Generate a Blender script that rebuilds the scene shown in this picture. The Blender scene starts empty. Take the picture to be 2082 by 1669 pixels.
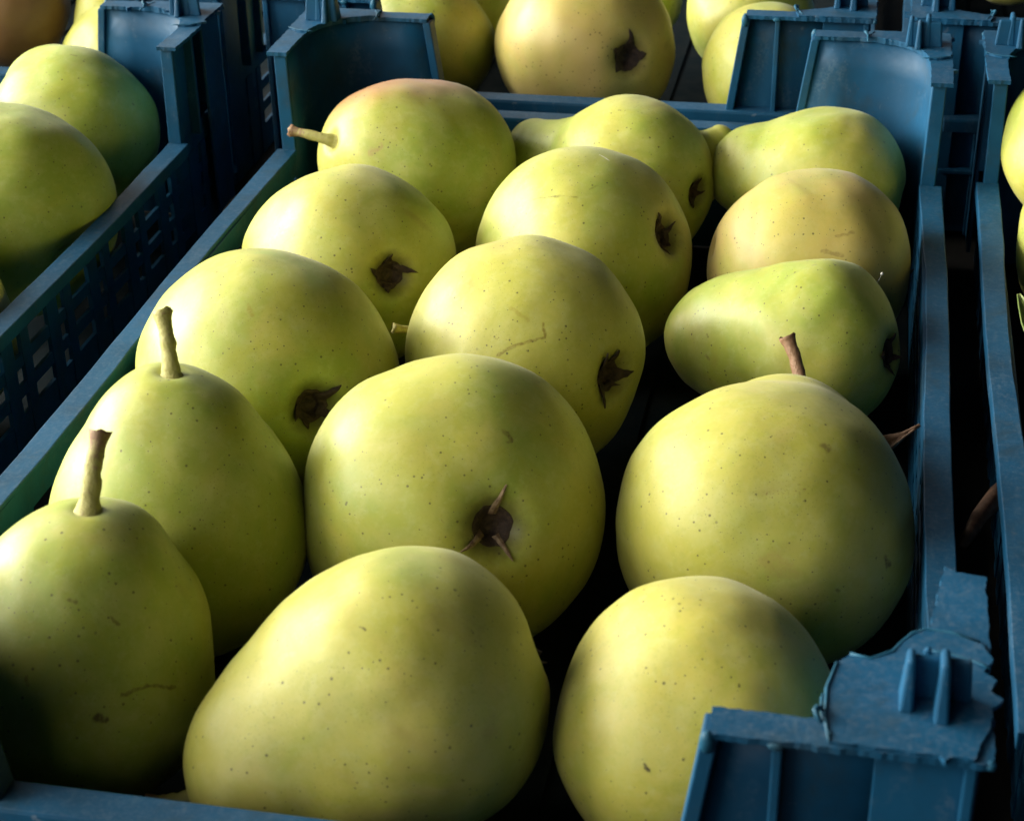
import bpy, bmesh, math, random
from mathutils import Vector, Matrix, noise
random.seed(7)
SC = bpy.context.scene
COL = SC.collection
V = Vector

# ------------------------------------------------------------------ helpers
def link(o, parent=None):
    COL.objects.link(o)
    if parent is not None:
        o.parent = parent
    return o

def mesh_obj(name, bm, mat, parent=None, smooth=False, bevel=0, recalc=True):
    if recalc:
        bmesh.ops.recalc_face_normals(bm, faces=bm.faces[:])
    me = bpy.data.meshes.new(name)
    bm.to_mesh(me); bm.free()
    if mat: me.materials.append(mat)
    for p in me.polygons: p.use_smooth = smooth
    o = bpy.data.objects.new(name, me)
    link(o, parent)
    if bevel:
        b = o.modifiers.new('bevel', 'BEVEL'); b.width = bevel; b.segments = 2
        b.limit_method = 'ANGLE'; b.angle_limit = math.radians(40); b.harden_normals = False
    return o

def tag(o, label=None, cat=None, group=None, kind=None):
    if label: o['label'] = label
    if cat: o['category'] = cat
    if group: o['group'] = group
    if kind: o['kind'] = kind
    return o

def empty(name, loc):
    o = bpy.data.objects.new(name, None); o.location = loc; o.empty_display_size = .02
    return link(o)

def box(bm, lo, hi, top=None):
    """box lo..hi; top = (lo_xy, hi_xy) of the upper face for a taper"""
    x0, y0, z0 = lo; x1, y1, z1 = hi
    if top: (a0, b0), (a1, b1) = top
    else: a0, b0, a1, b1 = x0, y0, x1, y1
    co = [(x0,y0,z0),(x1,y0,z0),(x1,y1,z0),(x0,y1,z0),(a0,b0,z1),(a1,b0,z1),(a1,b1,z1),(a0,b1,z1)]
    vs = [bm.verts.new(c) for c in co]
    for f in ((0,3,2,1),(4,5,6,7),(0,1,5,4),(1,2,6,5),(2,3,7,6),(3,0,4,7)):
        bm.faces.new([vs[i] for i in f])

def prism(bm, pts, z0, z1):
    n = len(pts)
    a = [bm.verts.new((p[0], p[1], z0)) for p in pts]
    b = [bm.verts.new((p[0], p[1], z1)) for p in pts]
    for i in range(n):
        j = (i+1) % n
        bm.faces.new((a[i], a[j], b[j], b[i]))
    f1 = bm.faces.new(a[::-1]); f2 = bm.faces.new(b)
    f1.normal_update(); f2.normal_update()
    bmesh.ops.triangulate(bm, faces=[f1, f2], ngon_method='EAR_CLIP')

def tube(bm, pts, radii, seg=10, caps=True):
    pts = [V(p) for p in pts]; rings = []
    up = V((0.13, .31, .94))
    for i, p in enumerate(pts):
        t = (pts[min(i+1, len(pts)-1)] - pts[max(i-1, 0)]).normalized()
        u = t.cross(up).normalized(); w = u.cross(t).normalized()
        rings.append([bm.verts.new(p + (u*math.cos(2*math.pi*k/seg) + w*math.sin(2*math.pi*k/seg))*radii[i]) for k in range(seg)])
    for a, b in zip(rings, rings[1:]):
        for k in range(seg):
            bm.faces.new((a[k], a[(k+1)%seg], b[(k+1)%seg], b[k]))
    if caps:
        bm.faces.new(rings[0][::-1]); bm.faces.new(rings[-1])

# ------------------------------------------------------------------ materials
class NT:
    def __init__(s, name):
        s.m = bpy.data.materials.new(name); s.m.use_nodes = True
        s.t = s.m.node_tree; s.t.nodes.clear()
        s.out = s.n('ShaderNodeOutputMaterial')
        s.b = s.n('ShaderNodeBsdfPrincipled')
        s.l(s.b.outputs[0], s.out.inputs[0])
    def n(s, t, **k):
        o = s.t.nodes.new(t)
        for a, b in k.items(): setattr(o, a, b)
        return o
    def l(s, a, b): s.t.links.new(a, b)
    def set(s, node, idx, v):
        if hasattr(v, 'is_output') or isinstance(v, bpy.types.NodeSocket): s.l(v, node.inputs[idx])
        else: node.inputs[idx].default_value = v
    def math(s, op, a, b=None, clamp=False):
        o = s.n('ShaderNodeMath', operation=op); o.use_clamp = clamp
        s.set(o, 0, a)
        if b is not None: s.set(o, 1, b)
        return o.outputs[0]
    def vec(s, op, a, b=None, scale=None):
        o = s.n('ShaderNodeVectorMath', operation=op)
        s.set(o, 0, a)
        if b is not None: s.set(o, 1, b)
        if scale is not None: s.set(o, 3, scale)
        return o
    def noise(s, vec, scale, detail=3, rough=.5, dist=0):
        o = s.n('ShaderNodeTexNoise'); s.l(vec, o.inputs['Vector'])
        o.inputs['Scale'].default_value = scale; o.inputs['Detail'].default_value = detail
        o.inputs['Roughness'].default_value = rough; o.inputs['Distortion'].default_value = dist
        return o.outputs['Fac']
    def ramp(s, fac, a, b, smooth=True):
        o = s.n('ShaderNodeMapRange'); o.interpolation_type = 'SMOOTHSTEP' if smooth else 'LINEAR'
        s.set(o, 'Value', fac) if False else s.l(fac, o.inputs[0])
        o.inputs[1].default_value = a; o.inputs[2].default_value = b
        return o.outputs[0]
    def mix(s, fac, a, b):
        o = s.n('ShaderNodeMix', data_type='RGBA'); s.set(o, 0, fac)
        for i, c in ((6, a), (7, b)):
            if isinstance(c, tuple): o.inputs[i].default_value = (*c, 1)
            elif isinstance(c, list): o.inputs[i].default_value = (*c, 1)
            else: s.l(c, o.inputs[i])
        return o.outputs[2]
    def segdist(s, P, A, B):
        """distance from P to the segment A-B"""
        A = V(A); B = V(B); d = B - A; L2 = max(d.length_squared, 1e-12)
        ap = s.vec('SUBTRACT', P, tuple(A)).outputs[0]
        t = s.math('DIVIDE', s.vec('DOT_PRODUCT', ap, tuple(d)).outputs['Value'], L2, clamp=True)
        pr = s.n('ShaderNodeVectorMath', operation='SCALE'); pr.inputs[0].default_value = tuple(d); s.l(t, pr.inputs[3])
        return s.vec('LENGTH', s.vec('SUBTRACT', ap, pr.outputs[0]).outputs[0]).outputs['Value']

def pear_material(name, seed, russet=.15, green=.5, blush=0., warm=0., marks=(), cheek=(0, 0, 1), dots=1., R=0):
    s = NT(name)
    tc = s.n('ShaderNodeTexCoord'); geo = s.n('ShaderNodeNewGeometry')
    off = s.vec('ADD', tc.outputs['Object'], (seed*1.37, seed*.71, seed*2.13)).outputs[0]
    P = off
    big = s.noise(P, 28, 3, .55, .4)
    mid = s.noise(P, 75, 4, .6, .3)
    fine = s.noise(P, 420, 3, .6)
    yel = (.455+.08*warm, .430, .085); grn = (.305, .375, .055); pale = (.47, .475, .15)
    c = s.mix(s.ramp(s.math('ADD', big, (green-.5)*.35), .36, .64), yel, grn)
    c = s.mix(s.math('MULTIPLY', s.ramp(mid, .42, .72), .55), c, pale)
    c = s.mix(s.math('MULTIPLY', s.ramp(s.noise(P, 48, 5, .7, .8), .47, .66), .5), c, (.37, .375, .035))
    # fine mottling of the skin
    c = s.mix(s.math('MULTIPLY', s.ramp(fine, .45, .8), .22), c, (.23, .28, .04))
    c = s.mix(s.math('MULTIPLY', s.ramp(s.noise(P, 190, 5, .75, .4), .42, .66), .30), c, (.40, .41, .06))
    c = s.mix(s.math('MULTIPLY', s.ramp(s.noise(P, 260, 4, .7), .50, .70), .22), c, (.52, .54, .22))
    # tan russet veil
    rv = s.ramp(s.noise(P, 22, 4, .6, .6), .62-.3*russet, .86-.2*russet)
    c = s.mix(s.math('MULTIPLY', rv, .35+.6*russet), c, (.47, .335, .13))
    if russet > .5:
        c = s.mix((russet-.5)*1.5, c, (.50, .36, .12))
    # blush on one cheek
    if blush:
        side = s.vec('DOT_PRODUCT', s.vec('NORMALIZE', tc.outputs['Object']).outputs[0], tuple(cheek)).outputs['Value']
        bl = s.ramp(s.math('ADD', side, s.math('MULTIPLY', s.noise(P, 30, 3, .5), .5)), .75, 1.15)
        c = s.mix(s.math('MULTIPLY', bl, blush), c, (.40, .15, .085))
    # bruised soft brown clouds
    br = s.ramp(s.noise(P, 33, 2, .4, 1.2), .66, .80)
    c = s.mix(s.math('MULTIPLY', br, .38), c, (.25, .18, .045))
    # lenticels: pale halo round a dark green dot, unevenly spread
    v = s.n('ShaderNodeTexVoronoi'); v.inputs['Scale'].default_value = 430; v.inputs['Randomness'].default_value = .95
    s.l(P, v.inputs['Vector'])
    sp = s.n('ShaderNodeSeparateColor'); s.l(v.outputs['Color'], sp.inputs[0])
    size = s.math('ADD', s.math('MULTIPLY', s.math('POWER', sp.outputs[0], 3), .12), .075)
    dens = s.ramp(s.math('ADD', s.noise(P, 40, 2), s.math('MULTIPLY', sp.outputs[1], .45)), .34, .50)
    dot = s.math('MULTIPLY', s.math('LESS_THAN', v.outputs['Distance'], size), dens)
    halo = s.math('MULTIPLY', s.math('SUBTRACT', 1, s.ramp(v.outputs['Distance'], .05, .24)), dens)
    c = s.mix(s.math('MULTIPLY', halo, .16), c, (.60, .62, .22))
    c = s.mix(s.math('MULTIPLY', dot, .8*dots), c, (.085, .075, .018))
    v2 = s.n('ShaderNodeTexVoronoi'); v2.inputs['Scale'].default_value = 950; v2.inputs['Randomness'].default_value = 1
    s.l(P, v2.inputs['Vector'])
    fd = s.math('MULTIPLY', s.math('SUBTRACT', 1, s.ramp(v2.outputs['Distance'], .10, .26)), s.ramp(s.noise(P, 33, 3), .38, .62))
    c = s.mix(s.math('MULTIPLY', fd, .42), c, (.20, .20, .03))
    # rubbed flecks clustered in small patches
    fl = s.math('MULTIPLY', s.ramp(s.noise(P, 1500, 2, .5), .60, .66), s.ramp(s.noise(P, 62, 4, .65, .5), .655, .70))
    c = s.mix(s.math('MULTIPLY', fl, .75), c, (.20, .12, .03))
    # faint rub lines running over the skin
    mp = s.n('ShaderNodeMapping'); s.l(P, mp.inputs[0]); mp.inputs['Scale'].default_value = (900, 900, 60); mp.inputs['Rotation'].default_value = (.5, .9+seed, .2)
    rub = s.math('MULTIPLY', s.ramp(s.noise(mp.outputs[0], 1, 3, .6), .66, .74), s.ramp(s.noise(P, 45, 2), .5, .65))
    c = s.mix(s.math('MULTIPLY', rub, .30), c, (.30, .29, .08))
    if R:
        eye = s.vec('DISTANCE', tc.outputs['Object'], (0, 0, -.82*R)).outputs['Value']
        em = s.math('SUBTRACT', 1, s.ramp(s.math('ADD', eye, s.math('MULTIPLY', s.noise(P, 300, 3), .10*R)), .16*R, .34*R))
        c = s.mix(s.math('MULTIPLY', em, .75), c, (.075, .055, .02))
    if warm < 0:
        c = s.mix(.85, c, (.20, .07, .035))
    bump_in = s.math('ADD', s.math('MULTIPLY', dot, -.6), s.math('MULTIPLY', fine, .35))
    # individual scars and spots (positions measured on this pear's skin)
    for (A, B, w, col, amt) in marks:
        warp = s.n('ShaderNodeVectorMath', operation='SCALE')
        nz = s.n('ShaderNodeTexNoise'); nz.inputs['Scale'].default_value = 330; s.l(geo.outputs['Position'], nz.inputs['Vector'])
        s.l(s.vec('SUBTRACT', nz.outputs['Color'], (.5, .5, .5)).outputs[0], warp.inputs[0]); warp.inputs[3].default_value = w*3.2
        Pw = s.vec('ADD', geo.outputs['Position'], warp.outputs[0]).outputs[0]
        d = s.segdist(Pw, A, B)
        k = s.math('SUBTRACT', 1, s.ramp(d, w*.45, w*1.25))
        k = s.math('MULTIPLY', k, s.math('ADD', s.math('MULTIPLY', s.ramp(s.noise(P, 1100, 2), .35, .6), .5), .5))
        c = s.mix(s.math('MULTIPLY', k, amt), c, col)
    s.l(c, s.b.inputs['Base Color'])
    rgh = s.math('ADD', s.math('MULTIPLY', mid, .24), .37)
    s.l(rgh, s.b.inputs['Roughness'])
    s.b.inputs['Specular IOR Level'].default_value = .5
    s.b.inputs['Subsurface Weight'].default_value = .10
    s.b.inputs['Subsurface Radius'].default_value = (1, .8, .15)
    s.b.inputs['Subsurface Scale'].default_value = .003
    s.b.inputs['Sheen Weight'].default_value = .12
    s.b.inputs['Sheen Roughness'].default_value = .4
    s.b.inputs['Sheen Tint'].default_value = (.85, .9, .95, 1)
    bp = s.n('ShaderNodeBump'); bp.inputs['Strength'].default_value = .22; bp.inputs['Distance'].default_value = .0004
    s.l(bump_in, bp.inputs['Height'])
    bp2 = s.n('ShaderNodeBump'); bp2.inputs['Strength'].default_value = .12; bp2.inputs['Distance'].default_value = .001
    s.l(mid, bp2.inputs['Height']); s.l(bp.outputs[0], bp2.inputs['Normal'])
    s.l(bp2.outputs[0], s.b.inputs['Normal'])
    return s.m

def plastic_material(name, scuff=.4, col=(.006, .080, .180)):
    s = NT(name)
    geo = s.n('ShaderNodeNewGeometry'); P = geo.outputs['Position']
    n1 = s.noise(P, 35, 4, .6); n2 = s.noise(P, 380, 4, .65)
    c = s.mix(s.ramp(n1, .3, .7), col, tuple(k*.72 for k in col))
    # rubbed, chalky wear on upward faces and dust
    sep = s.n('ShaderNodeSeparateXYZ'); s.l(geo.outputs['Normal'], sep.inputs[0])
    upf = s.ramp(sep.outputs[2], .5, .95)
    wear = s.math('MULTIPLY', s.math('ADD', s.ramp(s.noise(P, 900, 4, .7), .45, .75), s.ramp(s.noise(P, 420, 3), .45, .8)), .5)
    c = s.mix(s.math('MULTIPLY', s.math('MULTIPLY', wear, upf), scuff), c, (.20, .25, .31))
    # pale rubbed streaks and grime in broad uneven areas
    mq = s.n('ShaderNodeMapping'); s.l(P, mq.inputs[0]); mq.inputs['Scale'].default_value = (95, 22, 40)
    st = s.math('MULTIPLY', s.ramp(s.noise(mq.outputs[0], 1, 5, .7), .52, .72), s.ramp(s.noise(P, 700, 3, .7), .35, .65))
    c = s.mix(s.math('MULTIPLY', st, .38), c, (.13, .20, .27))
    c = s.mix(s.math('MULTIPLY', s.ramp(s.noise(P, 26, 5, .7, .5), .50, .70), .55), c, (.022, .045, .06))
    # scratches
    mp = s.n('ShaderNodeMapping'); s.l(P, mp.inputs[0]); mp.inputs['Scale'].default_value = (200, 1500, 240); mp.inputs['Rotation'].default_value = (0, 0, .5)
    sc = s.ramp(s.noise(mp.outputs[0], 1, 3, .6), .68, .74)
    c = s.mix(s.math('MULTIPLY', sc, .35*scuff+.08), c, (.40, .44, .48))
    dirt = s.ramp(s.noise(P, 210, 3, .6), .68, .76)
    c = s.mix(s.math('MULTIPLY', dirt, .22), c, (.12, .10, .085))
    s.l(c, s.b.inputs['Base Color'])
    s.l(s.math('ADD', s.math('MULTIPLY', n2, .25), .42), s.b.inputs['Roughness'])
    s.b.inputs['Specular IOR Level'].default_value = .28
    bp = s.n('ShaderNodeBump'); bp.inputs['Strength'].default_value = .25; bp.inputs['Distance'].default_value = .0004
    s.l(n2, bp.inputs['Height']); s.l(bp.outputs[0], s.b.inputs['Normal'])
    # thin translucent wall
    tr = s.n('ShaderNodeBsdfTranslucent'); tr.inputs[0].default_value = (.02, .22, .36, 1)
    mx = s.n('ShaderNodeMixShader'); mx.inputs[0].default_value = .09
    s.l(s.b.outputs[0], mx.inputs[1]); s.l(tr.outputs[0], mx.inputs[2]); s.l(mx.outputs[0], s.out.inputs[0])
    return s.m

def simple_material(name, c1, c2, scale=300, rough=.6, bump=.4):
    s = NT(name)
    tc = s.n('ShaderNodeTexCoord'); P = tc.outputs['Object']
    n = s.noise(P, scale, 4, .65)
    s.l(s.mix(s.ramp(n, .35, .68), c1, c2), s.b.inputs['Base Color'])
    s.b.inputs['Roughness'].default_value = rough
    bp = s.n('ShaderNodeBump'); bp.inputs['Strength'].default_value = bump; bp.inputs['Distance'].default_value = .0006
    s.l(n, bp.inputs['Height']); s.l(bp.outputs[0], s.b.inputs['Normal'])
    return s.m

def stem_material():
    s = NT('stem_skin')
    at = s.n('ShaderNodeVertexColor'); at.layer_name = 'along'
    tc = s.n('ShaderNodeTexCoord'); P = tc.outputs['Object']
    n = s.noise(P, 700, 4, .7)
    sp = s.n('ShaderNodeSeparateColor'); s.l(at.outputs[0], sp.inputs[0])
    c = s.mix(s.ramp(s.math('ADD', sp.outputs[0], s.math('MULTIPLY', s.math('SUBTRACT', n, .5), .6)), .42, .72), (.40, .37, .11), (.22, .12, .065))
    c = s.mix(s.math('MULTIPLY', s.ramp(n, .52, .7), .5), c, (.30, .19, .11))
    s.l(c, s.b.inputs['Base Color']); s.b.inputs['Roughness'].default_value = .6
    bp = s.n('ShaderNodeBump'); bp.inputs['Strength'].default_value = .7; bp.inputs['Distance'].default_value = .0008
    s.l(n, bp.inputs['Height']); s.l(bp.outputs[0], s.b.inputs['Normal'])
    return s.m

M_PL = plastic_material('blue_plastic', .12)
M_TOP = plastic_material('scuffed_blue_plastic', .30)
M_FLOOR = simple_material('shade_black_floor', (.006, .012, .016), (.014, .018, .020), 60, .9, .2)  # crate floor painted near black and dull, so gaps read as deep shade
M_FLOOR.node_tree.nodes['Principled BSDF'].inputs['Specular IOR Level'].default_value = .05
M_EDGE = plastic_material('moulding_flash_plastic', .2, (.014, .11, .20))
M_STEM = stem_material()
M_CAL = simple_material('dried_calyx', (.022, .011, .008), (.060, .034, .022), 500, .75, .8)
M_CAL2 = simple_material('broken_calyx', (.14, .08, .05), (.34, .24, .15), 420, .7, .8)
M_LEAF = simple_material('dry_leaf', (.16, .09, .055), (.30, .19, .13), 180, .6, .6)
M_GLEAF = simple_material('green_leaf', (.10, .17, .03), (.18, .22, .05), 180, .5, .4)
M_TWIG = simple_material('twig_bark', (.10, .05, .03), (.19, .10, .06), 250, .6, .6)
M_LINT = simple_material('white_fluff', (.7, .7, .66), (.82, .82, .8), 500, .8, .2)
M_GROUND = simple_material('dark_ground', (.009, .008, .007), (.018, .015, .013), 30, .85, .3)

# ------------------------------------------------------------------ pears
def skin_radius(z, nl, rn, sh=0):
    r = necked_radius(z, nl, rn)
    if z > 0 and sh:
        e = max(0, 1-(z/max(nl, 1.03))**2.08)**.5
        r = r*(1-sh)+e*sh
    return r

def necked_radius(z, nl, rn):
    """radius (units of body radius) of the skin at height z along the axis"""
    zb = .93
    b = math.sqrt(max(0, 1-(z/(zb if z < 0 else 1.02))**2)) if -zb < z < 1.02 else 0
    if z <= 0 or nl <= 1.05: return b
    L = nl-rn*.75
    if z < L: n = .90+(rn-.90)*(z/L)**.85
    else:
        q = (z-L)/(nl-L)
        n = rn*math.sqrt(max(0, 1-q*q))
    k = .16
    h = max(0, min(1, .5+.5*(n-b)/k))
    r = b+(n-b)*h+k*h*(1-h)
    if z > L: r = min(r, max(b, rn*math.sqrt(max(0, 1-((z-L)/(nl-L))**2)) + (k*.25)*(1-(z-L)/(nl-L))))
    return r

def make_pear(spec, style=''):
    (key, loc, R, axis, nl, rn, sh, bend, seed, lump, stem, calyx, mat, label) = spec
    rnd = random.Random(seed*101+3)
    ax = V(axis).normalized()
    q = ax.to_track_quat('Z', 'Y')
    M = Matrix.Translation(V(loc)) @ q.to_matrix().to_4x4()
    Mi = M.inverted()
    bm = bmesh.new()
    nr, ns = 84, 96
    top = max(nl, 1.02)
    bdir = V((math.cos(seed*2.1), math.sin(seed*2.1), 0)) if bend else V((0, 0, 0))
    so = V((seed*3.1, seed*1.7, seed*.9))
    rings = []
    def centre(z): return bdir*(bend*max(0, z-.35)**2)
    def displace(p, d, rr, z, a):
        n = noise.noise(p*1.15+so)*.062+noise.noise(p*2.3+so*2)*.024+noise.noise(p*4.7+so)*.006
        n *= lump
        if z < 0: n += .010*math.cos(5*a+seed)*min(1, -z*1.4)*min(1, rr*2)
        return p+(d*rr+V((0, 0, z*.5)))*n
    def eye_point(a, rr, off):
        """point on the skin of the calyx basin at angle a, radius rr, lifted off by off"""
        z = -.93*math.sqrt(max(0, 1-rr*rr)); d = V((math.cos(a), math.sin(a), 0))
        p = d*rr+V((0, 0, z+.19*math.exp(-(rr/.16)**2)))
        return (displace(p, d, rr, z, a)+V((0, 0, -off)))*R
    for i in range(1, nr):
        # parameter from calyx end to stem end, denser at both ends
        t = .5-.5*math.cos(math.pi*i/nr)
        z = -.93+(top+.93)*t
        r = max(skin_radius(z, nl, rn, sh), .012)
        ring = []
        for k in range(ns):
            a = 2*math.pi*k/ns
            d = V((math.cos(a), math.sin(a), 0))
            zz = z
            rr = r
            if z < -.6:
                zz += .19*math.exp(-(r/.16)**2)
                rr *= 1
            if z > top-.25: zz -= .07*math.exp(-(r/.10)**2)
            p = d*rr+V((0, 0, zz))+centre(z)
            p = displace(p, d, rr, z, a)
            ring.append(bm.verts.new(p*R))
        rings.append(ring)
    for a, b in zip(rings, rings[1:]):
        for k in range(ns):
            bm.faces.new((a[k], a[(k+1) % ns], b[(k+1) % ns], b[k]))
    bm.faces.new(rings[0][::-1]); bm.faces.new(rings[-1])
    o = mesh_obj('pear', bm, mat, None, smooth=True)
    o.matrix_world = M
    tag(o, label, 'pear', 'pears packed in the blue crates')
    # calyx: dark dished eye with five dried sepals
    if calyx:
        cs = calyx
        bm = bmesh.new()
        n = 24
        prev = None
        for (r, off) in ((.035, .012), (.06, .004), (.085, .012), (.105, .014), (.125, .006), (.135, -.004)):
            ring = [bm.verts.new(eye_point(2*math.pi*k/n, r*cs*(1+.12*noise.noise(V((k*.9, r*9, seed)))), off)) for k in range(n)]
            if prev:
                for k in range(n): bm.faces.new((prev[k], prev[(k+1) % n], ring[(k+1) % n], ring[k]))
            else: bm.faces.new(ring)
            prev = ring
        n_dish = len(bm.faces)
        rot = rnd.uniform(0, 6.28)
        for j in range(5):
            a = rot+j*2*math.pi/5+rnd.uniform(-.2, .2)
            thin = style == 'thin'
            if thin and j in (1, 3): continue
            if rnd.random() < .12 and j: continue
            L = cs*rnd.choice((.07, .10, .12, .15, .19)) if not thin else cs*rnd.uniform(.13, .22)
            w0 = (.062*cs*rnd.uniform(.7, 1.25)) if not thin else .024
            lift = rnd.uniform(-.02, .05)
            d = V((math.cos(a), math.sin(a), 0)); e = V((-d.y, d.x, 0))
            pa = []
            tw = rnd.uniform(-.11, .11)
            for m in range(7):
                u = m/6
                w = w0*(1-u)**.8*(1+.25*rnd.uniform(-1, 1))+.002
                rr = .07*cs+L*u
                def sp_(x, o): 
                    q = d*rr+e*(tw*u*u+x)
                    return eye_point(math.atan2(q.y, q.x), q.length, o)
                o0 = .010+lift*u*u+.012*rnd.random()
                pa.append((bm.verts.new(sp_(-w, o0)), bm.verts.new(sp_(0, o0+.016*(1-u))), bm.verts.new(sp_(w, o0)),
                           bm.verts.new(sp_(-w, o0-.012)), bm.verts.new(sp_(w, o0-.012))))
            for g, h in zip(pa, pa[1:]):
                for i0, i1 in ((0, 1), (1, 2), (2, 4), (4, 3), (3, 0)):
                    bm.faces.new((g[i0], g[i1], h[i1], h[i0]))
        if style == 'thin':
            for fi, fc in enumerate(bm.faces): fc.material_index = 0 if fi < n_dish else 1
        cal = mesh_obj('calyx', bm, M_CAL, o, smooth=False)
        if style == 'thin': cal.data.materials.append(M_CAL2)
    # stem
    if stem:
        tip = Mi @ V(stem[0]); thick = stem[1]
        base = (V((0, 0, top-.10))+centre(top-.05))*R
        # curved path leaving along the axis
        d = tip-base; L = d.length
        c1 = base+V((0, 0, 1))*L*.38+d*.05
        bm = bmesh.new(); pts = []; rad = []
        N = 22
        for i in range(N+1):
            u = i/N
            p = base*(1-u)**2+c1*2*u*(1-u)+tip*u*u
            r = thick*(.80+1.25*math.exp(-u*6.5)+.38*max(0, (u-.82)/.18)**2)*(1+.14*noise.noise(V((u*9, seed, 0)))+.07*noise.noise(V((u*25, seed, 3))))
            pts.append(p); rad.append(r)
        tube(bm, pts, rad, 14)
        # slight kinks and ridges in the wood
        for v in bm.verts:
            v.co += V((noise.noise(v.co*260+so), noise.noise(v.co*260+so*2), 0))*thick*.16
        # ragged broken end
        for v in bm.verts:
            if (v.co-tip).length < rad[-1]*1.2:
                v.co += d.normalized()*rnd.uniform(-.0004, .0007)
        bm.verts.index_update()
        so_ = mesh_obj('stem', bm, M_STEM, o, smooth=True)
        me = so_.data
        ca = me.color_attributes.new('along', 'FLOAT_COLOR', 'POINT')
        for i, v in enumerate(me.vertices):
            u = min(N, i//14)/N
            g = u*.72 if stem[2] == 0 else (u*-stem[2] if stem[2] < 0 else min(1, u*.2+stem[2]))
            ca.data[i].color = (g, g, g, 1)
    return o

# ------------------------------------------------------------------ crate
W, L = .280, .478          # inner size between the rails
S, BT, BB, H = .055, .0485, .055, .046   # corner post: side wing, end wing (top, foot), height

def jag(pts, rnd, step=.0016, amp=.0005, spikes=.03, closed=True, only=None):
    """ragged moulding flash along an outline (outward is to the right of travel for ccw)"""
    out = []
    n = len(pts)
    area = sum(pts[i][0]*pts[(i+1) % n][1]-pts[(i+1) % n][0]*pts[i][1] for i in range(n))
    sg = 1 if area > 0 else -1
    for i in range(n):
        a = V((*pts[i], 0)); b = V((*pts[(i+1) % n], 0)); d = b-a
        k = max(1, int(d.length/step))
        nn = V((d.y, -d.x, 0)).normalized()*sg
        for j in range(k):
            p = a+d*(j/k)
            m = (noise.noise(V((p.x*700, p.y*700, 1.3)))*1.6+noise.noise(V((p.x*240, p.y*240, 4.1)))*1.8)*amp
            if rnd.random() < spikes: m += rnd.uniform(.0010, .0030)
            if j == 0: m *= .3
            p += nn*m
            out.append((p.x, p.y))
    return out

def post_curve(z, n=14):
    """inner face of the corner post in (u, v): u from the side wall, v from the end wall"""
    f = max(0, min(1, z/H)); b = BB+(BT-BB)*f
    fl = .0012*f                                  # slight outward flare to the top
    pts = [(b, -fl), (.036, -fl)]
    for i in range(1, n):
        a = math.pi/2*i/n
        pts.append((-fl+(.036+fl)*(1-math.sin(a)**.80), -fl+(.036+fl)*(1-math.cos(a)**.80)))
    pts += [(-fl, .036), (-fl, S)]
    return pts

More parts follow.
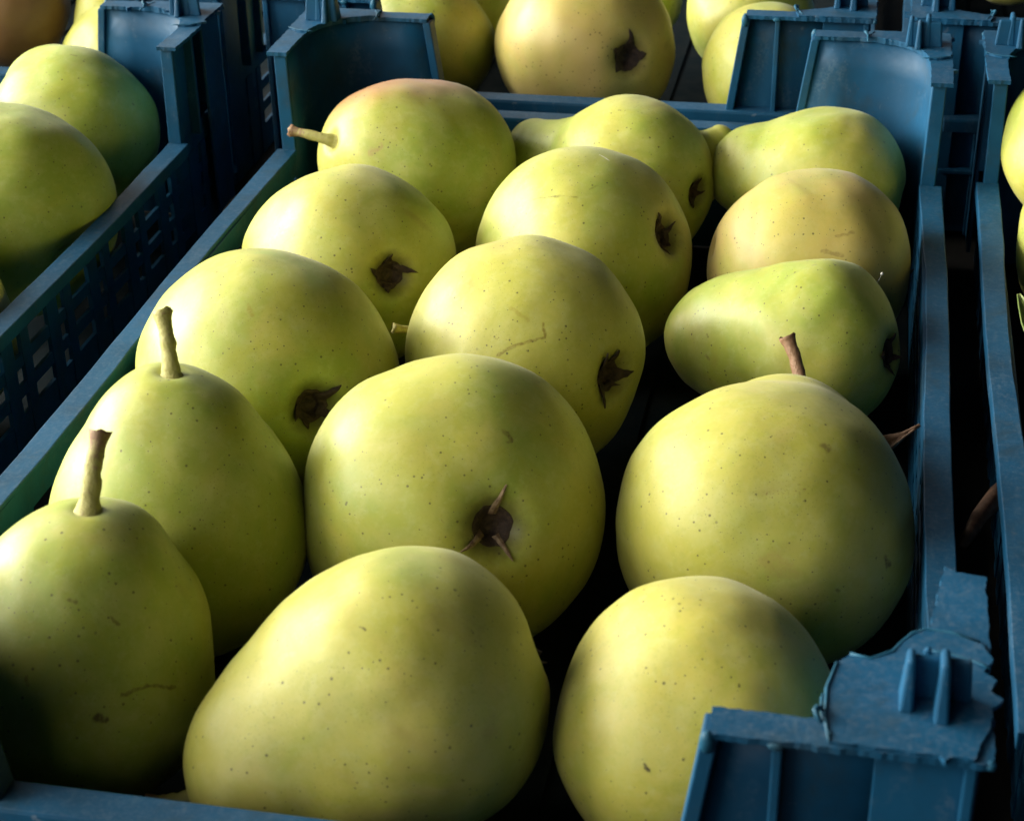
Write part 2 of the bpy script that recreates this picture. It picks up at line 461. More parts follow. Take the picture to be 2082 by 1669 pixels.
def build_post(mapf, rnd, parent, torn=False):
    def finish(bm):
        for v in bm.verts: v.co = mapf(v.co)
    T = .0021
    # curved panel
    bm = bmesh.new()
    zs = [-.060, -.03, 0, .015, .03, H-.0012]
    cols = []
    for z in zs:
        c = post_curve(z); n = len(c)
        inner = []; outer = []
        for i, p in enumerate(c):
            a = V(c[max(0, i-1)]); b = V(c[min(n-1, i+1)]); d = (b-a).normalized()
            nn = V((-d.y, d.x)) if False else V((d.y, -d.x))
            # outward = away from crate interior (towards -u,-v)
            if nn.dot(V((-1, -1))) < 0: nn = -nn
            inner.append(bm.verts.new((p[0], p[1], z))); outer.append(bm.verts.new((p[0]+nn.x*T, p[1]+nn.y*T, z)))
        cols.append((inner, outer))
    for (i0, o0), (i1, o1) in zip(cols, cols[1:]):
        for k in range(len(i0)-1):
            bm.faces.new((i0[k], i0[k+1], i1[k+1], i1[k])); bm.faces.new((o0[k], o1[k], o1[k+1], o0[k+1]))
        bm.faces.new((i0[0], i1[0], o1[0], o0[0])); bm.faces.new((i0[-1], o0[-1], o1[-1], i1[-1]))
    i0, o0 = cols[0]; i1, o1 = cols[-1]
    for k in range(len(i0)-1):
        bm.faces.new((i0[k], o0[k], o0[k+1], i0[k+1])); bm.faces.new((i1[k], i1[k+1], o1[k+1], o1[k]))
    finish(bm)
    post = mesh_obj('corner_post', bm, M_PL, parent)
    for p in post.data.polygons: p.use_smooth = True
    # outer corner angle (flat outer faces)
    bm = bmesh.new()
    box(bm, (-.0065, -.0050, -.050), (.0150, -.0032, H-.0013))
    box(bm, (-.0069, -.0049, -.050), (-.0052, .017, H-.0017))
    finish(bm); mesh_obj('outer_panel', bm, M_PL, post, bevel=.0004)
    # ribs: slanting end rib, middle rib, corner rib, side ribs
    for lo, hi, tp in (
        ((BB-.0002, -.0085, -.004), (BB+.0036, .0004, H-.0013), ((BT-.0002, -.0085), (BT+.0034, .0004))),
        ((.0345, -.0080, -.004), (.0368, -.0018, H-.0014), None),
        ((-.0062, -.0072, -.045), (-.0036, -.0048, H-.0014), None),
        ((-.0060, S-.0020, -.004), (.0003, S+.0003, H-.0014), ((-.0066, S-.0022), (-.0008, S+.0003))),
        ((-.0070, .0300, -.004), (-.0018, .0322, H-.0015), None)):
        bm = bmesh.new(); box(bm, lo, hi, tp); finish(bm)
        mesh_obj('rib', bm, M_PL, post, bevel=.0005)
    # flat top flange with ragged flash
    c = post_curve(H)
    inner = [(p[0]+(.0012 if i > 0 else .002), p[1]+.0016) if i < 2 else (p[0]+.001, p[1]+.001) for i, p in enumerate(c)]
    inner[-1] = (c[-1][0]+.0012, S+.002)
    if torn:
        inner[-1] = (inner[-1][0], S+.0085); inner[-2] = (inner[-2][0]+.0040, inner[-2][1])
        out = inner+[(-.0030, S+.0062), (-.0098, S+.0055), (-.0095, .03), (-.0092, -.0088), (BT+.002, -.0088)]
    else:
        out = inner+[(-.0092, S+.002), (-.0092, -.0088), (BT+.002, -.0088)]
    bm = bmesh.new()
    prism(bm, jag(out, rnd, .0012, .00026, .014), H-.0013, H+.0004)
    finish(bm); mesh_obj('top_flange', bm, M_TOP, post, bevel=0)
    # raised collar round the stacking lug
    cx, cy, R = .0045, .0045, .0230
    edge = [(p[0]+.0011, p[1]+.0011) for p in c if p[0] < .0262 and p[1] < .0262]
    res = [(-.0089, -.0085), (.0262, -.0085), (.0274, -.003), (.0275, edge[0][1])]+edge+[(edge[-1][0], .0275), (-.004, .0268), (-.0089, .0240)]
    if torn:
        res = [(-.0050, -.0088), (.0250, -.0080), (.0262, 0), (.0262, .010), (.0243, .0195), (.0215, .0232), (.0172, .0222), (.0150, .0236),
               (.0120, .0258), (.0100, .0300), (.0078, .0335), (.0048, .0355), (-.0010, .0352), (-.0072, .0325), (-.0100, .0265), (-.0080, .0215), (-.0105, .0190), (-.0092, .0150), (-.0118, .0125), (-.0092, .0090), (-.0085, .002)]
    bm = bmesh.new()
    prism(bm, jag(res, rnd, .0012, .00028, .016), H+.0002, H+.0013)
    finish(bm); mesh_obj('collar', bm, M_TOP, post)
    # bright flash bead along the collar arc
    arc = [(cx+R*math.cos(a)*.985, cy+R*math.sin(a)*.985, H+.0012+.0003*rnd.random()) for a in [math.radians(x) for x in range(-28, 12, 4)]]
    bm = bmesh.new(); tube(bm, [a for a in arc], [.0003*rnd.uniform(.7, 1.4) for _ in arc], 6)
    def flash(bm):
        finish(bm); mesh_obj('moulding_flash', bm, M_EDGE, post, smooth=True)
        return bmesh.new()
    bm = flash(bm)
    arc = [(cx+R*math.cos(a), cy+R*math.sin(a), H+.0012+.0002*rnd.random()) for a in [math.radians(x) for x in range(92, 128, 5)]]
    tube(bm, arc, [.00025*rnd.uniform(.7, 1.4) for _ in arc], 6)
    bm = flash(bm)
    if torn:
        tube(bm, [(p[0], p[1], H+.0013) for p in res[1:5]], [.0004, .0005, .0005, .0004], 7)
        bm = flash(bm)
        tube(bm, [(p[0]+.0002*rnd.uniform(-1, 1), p[1], H+.0012) for p in res[5:14]], [.00035*rnd.uniform(.7, 1.5) for _ in res[5:14]], 7)
        bm = flash(bm)
    # little curl of flash
    q0 = V((cx+R*.97, .001, H+.001))
    pts = [q0+V((.0012*math.sin(t*2.2)+.0005*t, .0022*t-.003, .0022*math.sin(t*1.6))) for t in [0, .4, .8, 1.2, 1.6, 2.0]]
    tube(bm, pts, [.0005, .0006, .0007, .0007, .0006, .0003], 6)
    bm = flash(bm)
    # blob where the end rib meets the flange
    bmesh.ops.create_icosphere(bm, subdivisions=2, radius=.0022, matrix=Matrix.Translation((BT+.0022, -.0086, H-.0022)) @ Matrix.Diagonal((.8, .7, 1.4, 1)))
    bm = flash(bm)
    bmesh.ops.create_icosphere(bm, subdivisions=2, radius=.0015, matrix=Matrix.Translation((.036, -.0086, H-.0012)) @ Matrix.Diagonal((1.3, .6, .8, 1)))
    bm = flash(bm)
    bmesh.ops.create_icosphere(bm, subdivisions=2, radius=.0012, matrix=Matrix.Translation((-.0085, -.008, H-.0005)))
    finish(bm); mesh_obj('moulding_flash', bm, M_EDGE, post, smooth=True)
    # stacking lug: three tapered fins joined by a web
    bm = bmesh.new(); z0, z1 = H+.0009, H+.0135
    box(bm, (.0075, .0040, z0), (.0107, .0125, z1), ((.0080, .0065), (.0098, .0116)))
    box(bm, (.0000, .0010, z0), (.0034, .0125, z1+.0008), ((.0008, .0050), (.0027, .0116)))
    box(bm, (-.0050, .0100, z0), (.0105, .0122, z1-.0012), ((-.0040, .0100), (.0096, .0115)))
    box(bm, (.0040, .0118, z0), (.0068, .0165, z1-.0002), ((.0046, .0112), (.0062, .0130)))
    finish(bm); mesh_obj('stacking_lug', bm, M_PL, post, bevel=.0009)
    return post

def build_crate(seed, label, offset, torn=False):
    rnd = random.Random(seed)
    root = empty('fruit_crate', (0, 0, 0))
    tag(root, label, 'crate', 'blue plastic fruit crates')
    # corner posts
    maps = (lambda c: V((W-c.x, c.y, c.z)), lambda c: V((W-c.x, L-c.y, c.z)),
            lambda c: V((c.x, c.y, c.z)), lambda c: V((c.x, L-c.y, c.z)))
    for i, m in enumerate(maps): build_post(m, rnd, root, torn and i == 0)
    # long side walls: rail on top, solid band, lattice below
    for sx in (0, 1):
        X = (lambda x: x) if sx == 0 else (lambda x: W-x)
        def bx(bm, lo, hi):
            a, b = X(lo[0]), X(hi[0])
            box(bm, (min(a, b), lo[1], lo[2]), (max(a, b), hi[1], hi[2]))
        bm = bmesh.new()
        bx(bm, (-.0020, .002, -.0125), (-.0004, L-.002, -.0015))
        zr = [-.0115, -.0235, -.0355, -.0475, -.0590]
        bx(bm, (-.0020, .003, -.0600), (-.0004, L-.003, -.0475))
        for z in zr[1:4]:
            bx(bm, (-.0022, .004, z-.0025), (-.0006, L-.004, z+.0025))
        y = .012; k = 0
        while y < L-.01:
            wd = .0034 if k % 2 == 0 else .0046
            bx(bm, (-.0026, y-wd, -.0600), (-.0008, y+wd, -.0118)); y += .0150 if k % 2 else .0255; k += 1
        wall = mesh_obj('side_wall', bm, M_PL, root)
        # rail with softly wandering edge
        bm = bmesh.new()
        n = 60; rows = []
        for i in range(n+1):
            t = i/n; yy = S-.001+(L-2*S+.002)*t
            wob = .0008*math.sin(t*9+seed)+.0005*noise.noise(V((t*14, seed, sx)))
            bow = -.0012*math.sin(math.pi*t)
            xs = (-.0002+wob+bow*.5, -.0094+wob*.6)
            rows.append([bm.verts.new((X(xs[0]), yy, -.0024)), bm.verts.new((X(xs[0]), yy, 0)), bm.verts.new((X(xs[1]), yy, -.0002)), bm.verts.new((X(xs[1]), yy, -.0060)), bm.verts.new((X(xs[1]+.0015), yy, -.0060)), bm.verts.new((X(xs[1]+.0016), yy, -.0024))])
        for a, b in zip(rows, rows[1:]):
            for j in range(6): bm.faces.new((a[j], a[(j+1) % 6], b[(j+1) % 6], b[j]))
        bm.faces.new(rows[0]); bm.faces.new(rows[-1][::-1])
        mesh_obj('rail', bm, M_TOP, wall, bevel=.0004)
    # end walls
    for sy in (0, 1):
        Y = (lambda y: y) if sy == 0 else (lambda y: L-y)
        def by(bm, lo, hi):
            a, b = Y(lo[1]), Y(hi[1])
            box(bm, (lo[0], min(a, b), lo[2]), (hi[0], max(a, b), hi[2]))
        bm = bmesh.new()
        by(bm, (.002, -.0020, -.060), (W-.002, -.0004, -.0015))
        for i in range(9):
            x = .026+i*(W-.052)/8
            by(bm, (x-.0010, -.0070, -.060), (x+.0010, -.0018, -.0020))
        by(bm, (.01, -.0074, -.0285), (W-.01, -.0016, -.0265))
        wall = mesh_obj('end_wall', bm, M_PL, root, bevel=.0003)
        bm = bmesh.new()
        by(bm, (.010, -.0105, -.0026), (W-.010, -.0002, 0))
        by(bm, (.010, -.0107, -.0065), (W-.010, -.0092, -.0006))
        mesh_obj('rail', bm, M_TOP, wall, bevel=.0005)
    # floor: plate with low stiffening ribs
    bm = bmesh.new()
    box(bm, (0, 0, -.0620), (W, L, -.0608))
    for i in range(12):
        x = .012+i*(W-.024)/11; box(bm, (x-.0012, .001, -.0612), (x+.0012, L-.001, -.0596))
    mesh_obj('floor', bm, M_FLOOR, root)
    root.location = offset
    return root

# ------------------------------------------------------------------ pears: name, centre, radius, axis to the stem, length, neck, bend ...
PEARS = [
    ('L1', [0.0619, 0.4254, -0.008], 0.0418, [-0.684, -0.574, 0.451], 1.27, 0.5, 0.9, 0.03, 1, 1.0, ([0.0077, 0.3973, 0.0192], 0.0025, 0.0), 0, 'pear with pink flushed top, its short stem pointing left, back left of middle crate'),
    ('L2', [0.0553, 0.321, -0.008], 0.0421, [-0.634, 0.72, -0.282], 1.35, 0.45, 0.8, 0.03, 2, 1.0, None, 1.0, 'greenish pear in the left row, directly in front of the pink flushed one'),
    ('L3', [0.0557, 0.2132, -0.002], 0.0446, [-0.643, 0.744, -0.185], 1.5, 0.5, 0.75, 0.03, 3, 1.0, None, 1.0, 'large pale pear behind the upright stemmed pear, touching the left rail'),
    ('L4', [0.0516, 0.1291, -0.014], 0.0406, [0.034, 0.117, 0.993], 1.42, 0.44, 0.72, 0.03, 4, 1.0, ([0.049, 0.1442, 0.0578], 0.0027, -0.5), 0, 'upright green pear whose pale stem has a flared cut top'),
    ('L5', [0.0486, 0.0563, -0.016], 0.0387, [0.097, 0.185, 0.978], 1.42, 0.46, 0.8, 0.03, 5, 1.0, ([0.055, 0.0799, 0.0531], 0.0029, 0.0), 0, 'upright green pear with brown stem and thin scar, front left corner of middle crate'),
    ('F1', [0.1453, 0.0577, -0.006], 0.0397, [-0.871, -0.409, -0.273], 1.6, 0.5, 0.65, 0.12, 6, 1.0, ([0.0806, 0.0241, -0.0258], 0.0022, 0.0), 1.0, 'big yellow green pear lying at the front edge, neck to the lower left'),
    ('M1', [0.1549, 0.432, -0.01], 0.038, [-0.906, 0.418, -0.069], 1.8, 0.52, 0, 0.05, 7, 1.0, None, 0.9, 'pear with long grey green neck and crinkled dark eye, back of the centre row'),
    ('M2', [0.1482, 0.3427, -0.006], 0.0443, [-0.867, 0.274, -0.417], 1.1, 0.5, 0.7, 0.03, 8, 1.0, None, 0.85, 'round pear between the long necked pear and the pear with the curved scar'),
    ('M3', [0.1424, 0.2491, -0.004], 0.0431, [-0.848, 0.515, -0.127], 1.1, 0.5, 0.8, 0.03, 9, 1.0, ([0.086, 0.2678, -0.0068], 0.0018, 0.3), 1.0, 'yellowish pear with a curved russet scar, in the centre row'),
    ('M4', [0.1342, 0.1553, -0.01], 0.0487, [-0.494, 0.783, -0.378], 1.25, 0.55, 0.9, 0.03, 10, 1.0, None, 1.0, 'largest round green pear facing the viewer with a broken dry eye'),
    ('R1', [0.2411, 0.442, -0.012], 0.0362, [-0.985, 0.082, 0.152], 1.5, 0.42, 0.5, 0.0, 11, 1.0, None, 1.0, 'small necked green pear in front of the back right corner post'),
    ('R2', [0.2406, 0.3469, -0.008], 0.0393, [-0.958, -0.159, 0.239], 1.15, 0.55, 0.8, 0.03, 12, 1.0, None, 1.0, 'tan russet freckled pear lying sideways in the right row'),
    ('R3', [0.2428, 0.2805, -0.008], 0.0321, [-0.924, 0.345, -0.163], 1.92, 0.55, 0.8, 0.0, 13, 1.0, None, 1.25, 'green necked pear lying sideways behind the pinkish brown stem'),
    ('R4', [0.2317, 0.163, -0.014], 0.0459, [0.145, 0.894, 0.424], 1.22, 0.4, 0.45, 0.03, 14, 1.0, ([0.2336, 0.2264, 0.0229], 0.0026, 0.75), 0, 'egg shaped yellow green pear topped by a pinkish brown stem'),
    ('R5', [0.2215, 0.0677, -0.018], 0.039, [-0.144, 0.955, 0.258], 1.15, 0.52, 0.85, 0.03, 15, 1.0, None, 0, 'pale yellow pear with one small black pit, beside the front right corner post'),
    ('M0', [0.176, 0.4477, -0.01], 0.019, [0.717, 0.386, 0.58], 1.5, 0.4, 0, 0.03, 16, 1.0, None, 0, 'pear showing only a sliver of neck between two back pears of middle crate'),
    ('B1', [0.1091, 0.5922, -0.002], 0.0463, [-0.624, 0.765, -0.159], 1.4, 0.5, 0.8, 0.03, 17, 1.0, None, 1.15, 'big tan pear with five pointed dark eye in the crate behind'),
    ('B2', [0.0161, 0.6082, -0.01], 0.0377, [-0.476, 0.654, 0.588], 1.4, 0.5, 0.8, 0.03, 18, 1.0, None, 0, 'dim green pear left of the big tan pear in the crate behind'),
    ('B2b', [0.014, 0.6835, -0.015], 0.0259, [0.924, 0.316, 0.216], 1.35, 0.4, 0.8, 0.03, 19, 1.0, ([0.0464, 0.6897, -0.0229], 0.0019, 0.4), 0, 'pear whose brown stem leans beside the big tan pear'),
    ('B3', [0.206, 0.582, -0.01], 0.0356, [-0.546, 0.636, 0.546], 1.12, 0.5, 0.8, 0.03, 20, 1.0, None, 0, 'bright yellow green pear tucked beside the front post of the crate behind'),
    ('B4', [0.1891, 0.677, -0.01], 0.0347, [-0.53, 0.626, 0.572], 1.4, 0.5, 0.8, 0.03, 21, 1.0, None, 0, 'pear half hidden behind the bright pear at the back crate post'),
    ('B5', [0.1176, 0.7105, -0.01], 0.0277, [0.163, 0.768, 0.619], 1.4, 0.45, 0.8, 0.03, 22, 1.0, None, 0, 'pear just showing behind the right shoulder of the big tan pear'),
    ('B0', [-0.0285, 0.7111, -0.01], 0.0207, [-0.984, -0.143, 0.104], 1.4, 0.45, 0.8, 0.03, 23, 1.0, None, 0, 'pear at the top edge above the back left post of middle crate'),
    ('LC1', [-0.118, 0.446, -0.008], 0.0394, [-0.578, 0.62, 0.53], 1.25, 0.45, 0.6, 0.03, 24, 1.0, None, 0, 'pale green pear beside the blue corner post of the left crate'),
    ('LC2', [-0.1022, 0.3421, -0.004], 0.0455, [-0.84, 0.481, 0.253], 1.2, 0.45, 0.8, 0.03, 25, 1.0, None, 0, 'dark green pear at left edge, in front of the pear by the left post'),
    ('LC3', [-0.2055, 0.5732, 0.012], 0.0317, [-0.877, -0.234, 0.42], 1.2, 0.5, 0.8, 0.03, 26, 1.0, None, 0, 'blurred reddish brown pear in the top left corner'),
    ('LC4', [-0.137, 0.5546, -0.012], 0.0331, [-0.437, 0.619, 0.652], 1.6, 0.42, 0.2, 0.03, 27, 1.0, None, 0, 'pear showing a bright sliver of shoulder left of the left crate post'),
    ('RC1', [0.3454, 0.4218, 0.016], 0.0313, [-0.46, 0.652, 0.602], 1.3, 0.5, 0.8, 0.03, 28, 1.0, None, 0, 'yellow green pear at the right edge beside the upper right post'),
    ('RC2', [0.3532, 0.3785, -0.01], 0.0328, [-0.462, 0.681, 0.569], 1.3, 0.5, 0.8, 0.03, 29, 1.0, None, 0, 'lower pear at the right edge, above the green leaf'),
    ('RC3', [0.3347, 0.766, 0.0], 0.0203, [-0.981, -0.193, 0.018], 1.3, 0.5, 0.8, 0.03, 30, 1.0, None, 0, 'pale pear touching the top right corner'),
    ('LY1', [-0.192, 0.385, 0], 0.043, [-0.5, 0.6, 0.4], 1.3, 0.45, 0.8, 0.03, 31, 1.0, None, 0, 'unseen pear added in the left crate to shade the dark green pear'),  # out of view, added to cast shade on its neighbour
    ('LX1', [-0.104, 0.247, -0.016], 0.042, [-0.5, 0.6, 0.5], 1.4, 0.45, 0.8, 0.03, 32, 1.0, None, 0, 'pear seen only through wall openings of left crate, below the dark green pear'),
    ('LX2', [-0.104, 0.152, -0.016], 0.042, [-0.6, 0.5, 0.4], 1.4, 0.45, 0.8, 0.03, 33, 1.0, None, 0, 'frontmost pear glimpsed through the wall openings of the left crate'),
]
SKINS = {
    'L1': (1, 0.25, 0.45, 0.85, 0, [[[0.0471, 0.3848, 0.0158], [0.0507, 0.386, 0.0183], 0.0016, [0.36, 0.22, 0.09], 0.6], [[0.044, 0.3972, 0.0303], [0.0748, 0.4034, 0.0275], 0.0009, [0.33, 0.35, 0.05], 0.5]]),
    'L2': (2, 0.2, 0.5, 0, 0, []),
    'L3': (3, 0.1, 0.55, 0, 0, [[[0.0579, 0.1931, 0.0368], [0.0594, 0.1908, 0.0351], 0.0009, [0.33, 0.27, 0.04], 0.6], [[0.0325, 0.1986, 0.0321], [0.0319, 0.2036, 0.0338], 0.0008, [0.33, 0.27, 0.04], 0.5]]),
    'L4': (4, 0.1, 0.8, 0, 0, []),
    'L5': (5, 0.15, 0.75, 0, 0, [[[0.0734, 0.0324, 0.0026], [0.0783, 0.0388, 0.0017], 0.0006, [0.17, 0.15, 0.025], 0.9], [[0.0783, 0.0388, 0.0017], [0.0829, 0.0452, -0.0032], 0.0006, [0.17, 0.15, 0.025], 0.9], [[0.0685, 0.0267, -0.0007], [0.0709, 0.028, -0.0024], 0.001, [0.1, 0.06, 0.02], 0.85], [[0.0591, 0.0398, 0.0264], [0.0613, 0.04, 0.0255], 0.0005, [0.17, 0.15, 0.025], 0.8], [[0.0694, 0.0417, 0.0204], [0.071, 0.042, 0.0185], 0.0006, [0.17, 0.15, 0.025], 0.8], [[0.0517, 0.0253, 0.0113], [0.0523, 0.0243, 0.0096], 0.0005, [0.17, 0.15, 0.025], 0.7]]),
    'F1': (6, 0.35, 0.1, 0, 0, [[[0.1388, 0.0379, 0.0289], [0.1397, 0.0375, 0.0287], 0.0005, [0.035, 0.022, 0.012], 0.8], [[0.1663, 0.0251, -0.0057], [0.1665, 0.0252, -0.006], 0.0004, [0.17, 0.15, 0.025], 0.9], [[0.1578, 0.0459, 0.0293], [0.1654, 0.0456, 0.0243], 0.004, [0.3, 0.22, 0.06], 0.22]]),
    'M1': (7, 0.1, 0.5, 0, 0, []),
    'M2': (8, 0.1, 0.45, 0, 0, [[[0.1302, 0.3204, 0.0264], [0.1393, 0.3183, 0.0291], 0.0005, [0.17, 0.15, 0.025], 0.7], [[0.1393, 0.3183, 0.0291], [0.1481, 0.3174, 0.0296], 0.0005, [0.17, 0.15, 0.025], 0.7], [[0.1522, 0.3443, 0.0369], [0.1565, 0.3416, 0.036], 0.0003, [0.85, 0.85, 0.7], 0.8], [[0.1522, 0.3219, 0.0315], [0.1547, 0.3243, 0.0321], 0.0005, [0.17, 0.15, 0.025], 0.5]]),
    'M3': (9, 0.35, 0.0, 0, 0, [[[0.138, 0.2113, 0.0156], [0.1457, 0.2141, 0.0194], 0.0006, [0.24, 0.19, 0.03], 0.9], [[0.1457, 0.2141, 0.0194], [0.1532, 0.217, 0.0207], 0.0006, [0.24, 0.19, 0.03], 0.9], [[0.1532, 0.217, 0.0207], [0.1518, 0.2204, 0.0245], 0.0006, [0.24, 0.19, 0.03], 0.9], [[0.1408, 0.2224, 0.0279], [0.1472, 0.2198, 0.0252], 0.0008, [0.33, 0.27, 0.04], 0.55]]),
    'M4': (10, 0.1, 0.45, 0, 0, [[[0.155, 0.1391, 0.0288], [0.1569, 0.1376, 0.0268], 0.0012, [0.15, 0.095, 0.025], 0.8]]),
    'R1': (11, 0.15, 0.55, 0, 0, []),
    'R2': (12, 0.75, 0.35, 0, 0.5, [[[0.2466, 0.3192, 0.0195], [0.2529, 0.3212, 0.0203], 0.0007, [0.15, 0.095, 0.025], 0.45], [[0.242, 0.315, 0.0146], [0.2497, 0.315, 0.0135], 0.0009, [0.15, 0.095, 0.025], 0.45], [[0.2663, 0.33, 0.0153], [0.2667, 0.3299, 0.0148], 0.0011, [0.17, 0.15, 0.025], 0.6]]),
    'R3': (13, 0.1, 0.8, 0, 0, [[[0.2303, 0.2754, 0.0211], [0.2406, 0.2812, 0.0247], 0.0004, [0.24, 0.24, 0.09], 0.8], [[0.2032, 0.2716, -0.0016], [0.2039, 0.2706, -0.0023], 0.0005, [0.17, 0.15, 0.025], 0.9], [[0.2039, 0.2679, -0.0088], [0.2045, 0.2672, -0.009], 0.0009, [0.15, 0.095, 0.025], 0.6]]),
    'R4': (14, 0.3, 0.15, 0, 0, [[[0.2489, 0.1498, 0.027], [0.2502, 0.1487, 0.0262], 0.0014, [0.2, 0.15, 0.035], 0.75], [[0.2691, 0.1385, -0.0032], [0.2699, 0.1383, -0.0055], 0.0013, [0.14, 0.1, 0.035], 0.8], [[0.2558, 0.1257, -0.0072], [0.2563, 0.1259, -0.0077], 0.0007, [0.17, 0.15, 0.025], 0.7], [[0.2353, 0.1227, 0.0028], [0.2412, 0.1222, -0.0005], 0.003, [0.4, 0.3, 0.08], 0.4]]),
    'R5': (15, 0.35, -0.1, 0, 0.3, [[[0.2112, 0.0346, -0.0024], [0.2123, 0.0341, -0.0034], 0.0007, [0.035, 0.022, 0.012], 0.95], [[0.2132, 0.0731, 0.022], [0.2133, 0.0728, 0.022], 0.0004, [0.17, 0.15, 0.025], 0.9], [[0.2149, 0.0708, 0.0222], [0.2151, 0.0706, 0.0222], 0.0004, [0.17, 0.15, 0.025], 0.9], [[0.2204, 0.0729, 0.0225], [0.2205, 0.0727, 0.0225], 0.0004, [0.17, 0.15, 0.025], 0.9]]),
    'M0': (16, 0.2, 0.4, 0, 0, []),
    'B1': (17, 0.8, 0.3, 0.1, 0.6, [[[0.0823, 0.5561, -0.0004], [0.0826, 0.5559, -0.0009], 0.0005, [0.17, 0.15, 0.025], 0.9]]),
    'B2': (18, 0.2, 0.5, 0, 0, []),
    'B2b': (19, 0.2, 0.5, 0, 0, []),
    'B3': (20, 0.15, 0.35, 0, 0, []),
    'B4': (21, 0.15, 0.5, 0, 0, []),
    'B5': (22, 0.1, 0.6, 0, 0, []),
    'B0': (23, 0.1, 0.5, 0, 0, []),
    'LC1': (24, 0.0, 1.1, 0, 0, [[[-0.084, 0.4398, 0.0119], [-0.0837, 0.44, 0.0113], 0.0005, [0.17, 0.15, 0.025], 0.9], [[-0.1141, 0.4449, 0.0325], [-0.1117, 0.4451, 0.032], 0.0006, [0.17, 0.15, 0.025], 0.7]]),  # skin made greener and darker, standing in for shade over the left crate
    'LC2': (25, 0.0, 1.2, 0, 0, []),  # same here: deeper green skin stands in for shade
    'LC3': (26, 0.4, 0.4, 0, -1, []),
    'LC4': (27, 0.1, 0.4, 0, 0, []),
    'RC1': (28, 0.1, 0.45, 0, 0, []),
    'RC2': (29, 0.1, 0.45, 0, 0, []),
    'RC3': (30, 0.3, 0.3, 0, 0, []),
    'LY1': (31, 0.15, 0.6, 0, 0, []),
    'LX1': (32, 0.15, 0.4, 0, 0, []),
    'LX2': (33, 0.15, 0.4, 0, 0, []),
}
CAM_LOC = [0.24965, -0.30632, 0.2941]
CAM_ROT = [1.05521, 0.01756, 0.19408]
def build_pears():
    for (key, loc, R, axis, nl, rn, sh, bend, seed, lump, stem, calyx, label) in PEARS:
        sd, ru, gr, bl, wm, mk = SKINS[key]
        ck = V(axis).normalized().to_track_quat('Z', 'Y').inverted() @ V((-.35, .35, .87))
        mat = pear_material('pear_skin_%02d' % sd, sd, ru, gr, bl, wm, mk, ck, 1., R if calyx else 0)
        make_pear((key, loc, R, axis, nl, rn, sh, bend, seed, lump, stem, calyx, mat, label), 'thin' if key == 'M4' else '')

def build_crates():
    build_crate(11, 'blue crate in the middle of the photo, three rows of pears inside', (0, 0, 0), True)
    build_crate(23, 'blue crate at the left edge with a lattice side facing the middle crate', (-.341, 0, 0))
    build_crate(37, 'blue crate at the right edge whose bright rail runs down the photo', (.3125, .007, 0))
    build_crate(41, 'blue crate behind the middle one, holding the big tan pear', (-.033, .513, 0))
    build_crate(53, 'blue crate in the top left corner holding the reddish brown pear', (-.349, .515, 0))
    build_crate(67, 'blue crate in the top right corner behind the right crate', (.281, .517, 0))

def leaf(name, pts, widths, mat, label, cat, curl=.3, up=(0, 0, 1)):
    bm = bmesh.new(); rows = []
    pts = [V(p) for p in pts]
    for i, p in enumerate(pts):
        t = (pts[min(i+1, len(pts)-1)]-pts[max(0, i-1)]).normalized()
        e = t.cross(V(up)).normalized(); n = e.cross(t).normalized()
        w = widths[i]
        row = []
        for j in range(-3, 4):
            u = j/3
            row.append(bm.verts.new(p+e*w*u+n*(curl*w*u*u+.0004*math.sin(j*2.1+i*1.3))))
        rows.append(row)
    for a, b in zip(rows, rows[1:]):
        for j in range(6): bm.faces.new((a[j], a[j+1], b[j+1], b[j]))
    o = mesh_obj(name, bm, mat, None, smooth=True)
    m = o.modifiers.new('thick', 'SOLIDIFY'); m.thickness = .0005
    return tag(o, label, cat)

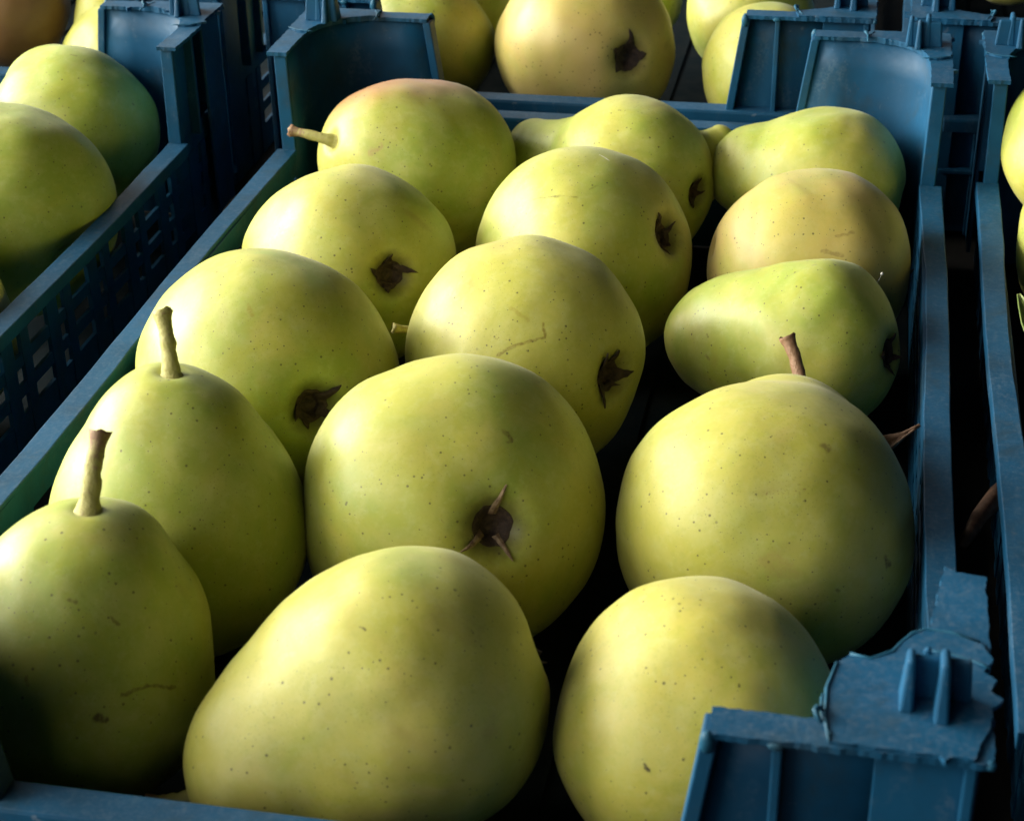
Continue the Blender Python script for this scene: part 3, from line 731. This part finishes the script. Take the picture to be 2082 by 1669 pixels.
def build_bits():
    leaf('dry_leaf', [(.2655, .199, -.0050), (.2685, .200, -.0030), (.2712, .202, -.0008), (.2740, .2040, .0010), (.2762, .2055, .0022), (.2788, .2065, .0042)],
         [.0042, .0044, .0030, .0016, .0009, .0002], M_LEAF, 'curled dry brown leaf scrap on the dark right rail of the middle crate', 'leaf', .8)
    leaf('green_leaf', [(.3140, .302, .0085), (.3158, .296, .0060), (.3180, .287, .0030), (.3205, .276, 0), (.323, .266, -.004)],
         [.0004, .0022, .0036, .0034, .0005], M_GLEAF, 'small green leaf sticking up behind the bright rail at the right edge', 'leaf', .6)
    bm = bmesh.new()
    tube(bm, [(.3160, .236, -.028), (.3075, .222, -.0290), (.3010, .209, -.031), (.2955, .196, -.0345)], [.0030, .0034, .0030, .0016], 10)
    tag(mesh_obj('twig', bm, M_TWIG, None, smooth=True), 'brown twig in the dark gap between the middle and right crates', 'twig')
    # seed hanging on a hair
    bm = bmesh.new()
    bmesh.ops.create_icosphere(bm, subdivisions=2, radius=.00055, matrix=Matrix.Translation((.2643, .2980, .0149)))
    tube(bm, [(.2600, .2945, .0050), (.2620, .2960, .0098), (.2643, .2980, .0149)], [.00006]*3, 5)
    tag(mesh_obj('seed_fluff', bm, M_LINT, None, smooth=True), 'tiny white seed on a hair standing off the tan freckled pear', 'seed')

def build_world():
    bm = bmesh.new(); box(bm, (-3, -2, -.075), (3, 4, -.0640))
    tag(mesh_obj('ground', bm, M_GROUND), 'dark ground under the crates', None, kind='structure')
    w = bpy.data.worlds.new('World'); SC.world = w; w.use_nodes = True
    bg = w.node_tree.nodes['Background']
    bg.inputs[0].default_value = (1, .98, .92, 1); bg.inputs[1].default_value = .005
    def area(name, loc, target, sx, sy, power, col):
        l = bpy.data.lights.new(name, 'AREA'); l.shape = 'RECTANGLE'; l.size = sx; l.size_y = sy
        l.energy = power; l.color = col
        o = bpy.data.objects.new(name, l); link(o); o.location = loc
        o.rotation_euler = (V(target)-V(loc)).to_track_quat('-Z', 'Y').to_euler()
        return o
    area('open_side_left', (-2.1, .30, .86), (.12, .22, 0), 2.7, 1.4, 222, (1, .955, .82))
    area('doorway', (-2.15, .90, .62), (.12, .25, 0), .8, .7, 42, (1, .96, .86))
    area('open_front_left', (-1.7, -1.35, 1.25), (.14, .2, 0), 2.2, 1.6, 40, (1, .96, .84))
    area('sky_behind', (-1.0, 3.0, 1.4), (.12, .3, 0), 2.4, .6, 13, (1, .98, .95))
    area('front_fill', (-.9, -2.2, 1.3), (.15, .2, 0), 2.0, 1.2, 9, (.90, .95, 1))  # added fill lamp in front, lifts the near post and front pears

def build_camera():
    cd = bpy.data.cameras.new('camera'); co = bpy.data.objects.new('camera', cd); link(co)
    co.location = CAM_LOC; co.rotation_euler = CAM_ROT
    cd.sensor_width = 36; cd.lens = 3600.17/2082*36; cd.clip_start = .01; cd.clip_end = 50
    cd.dof.use_dof = True; cd.dof.focus_distance = .63; cd.dof.aperture_fstop = 30
    SC.camera = co

build_crates(); build_pears(); build_bits(); build_world(); build_camera()
SC.view_settings.view_transform = 'Standard'; SC.view_settings.look = 'None'
SC.view_settings.exposure = 0; SC.view_settings.gamma = 1; SC.view_settings.use_curve_mapping = False
SC.cycles.use_denoising = True
SC.cycles.max_bounces = 8
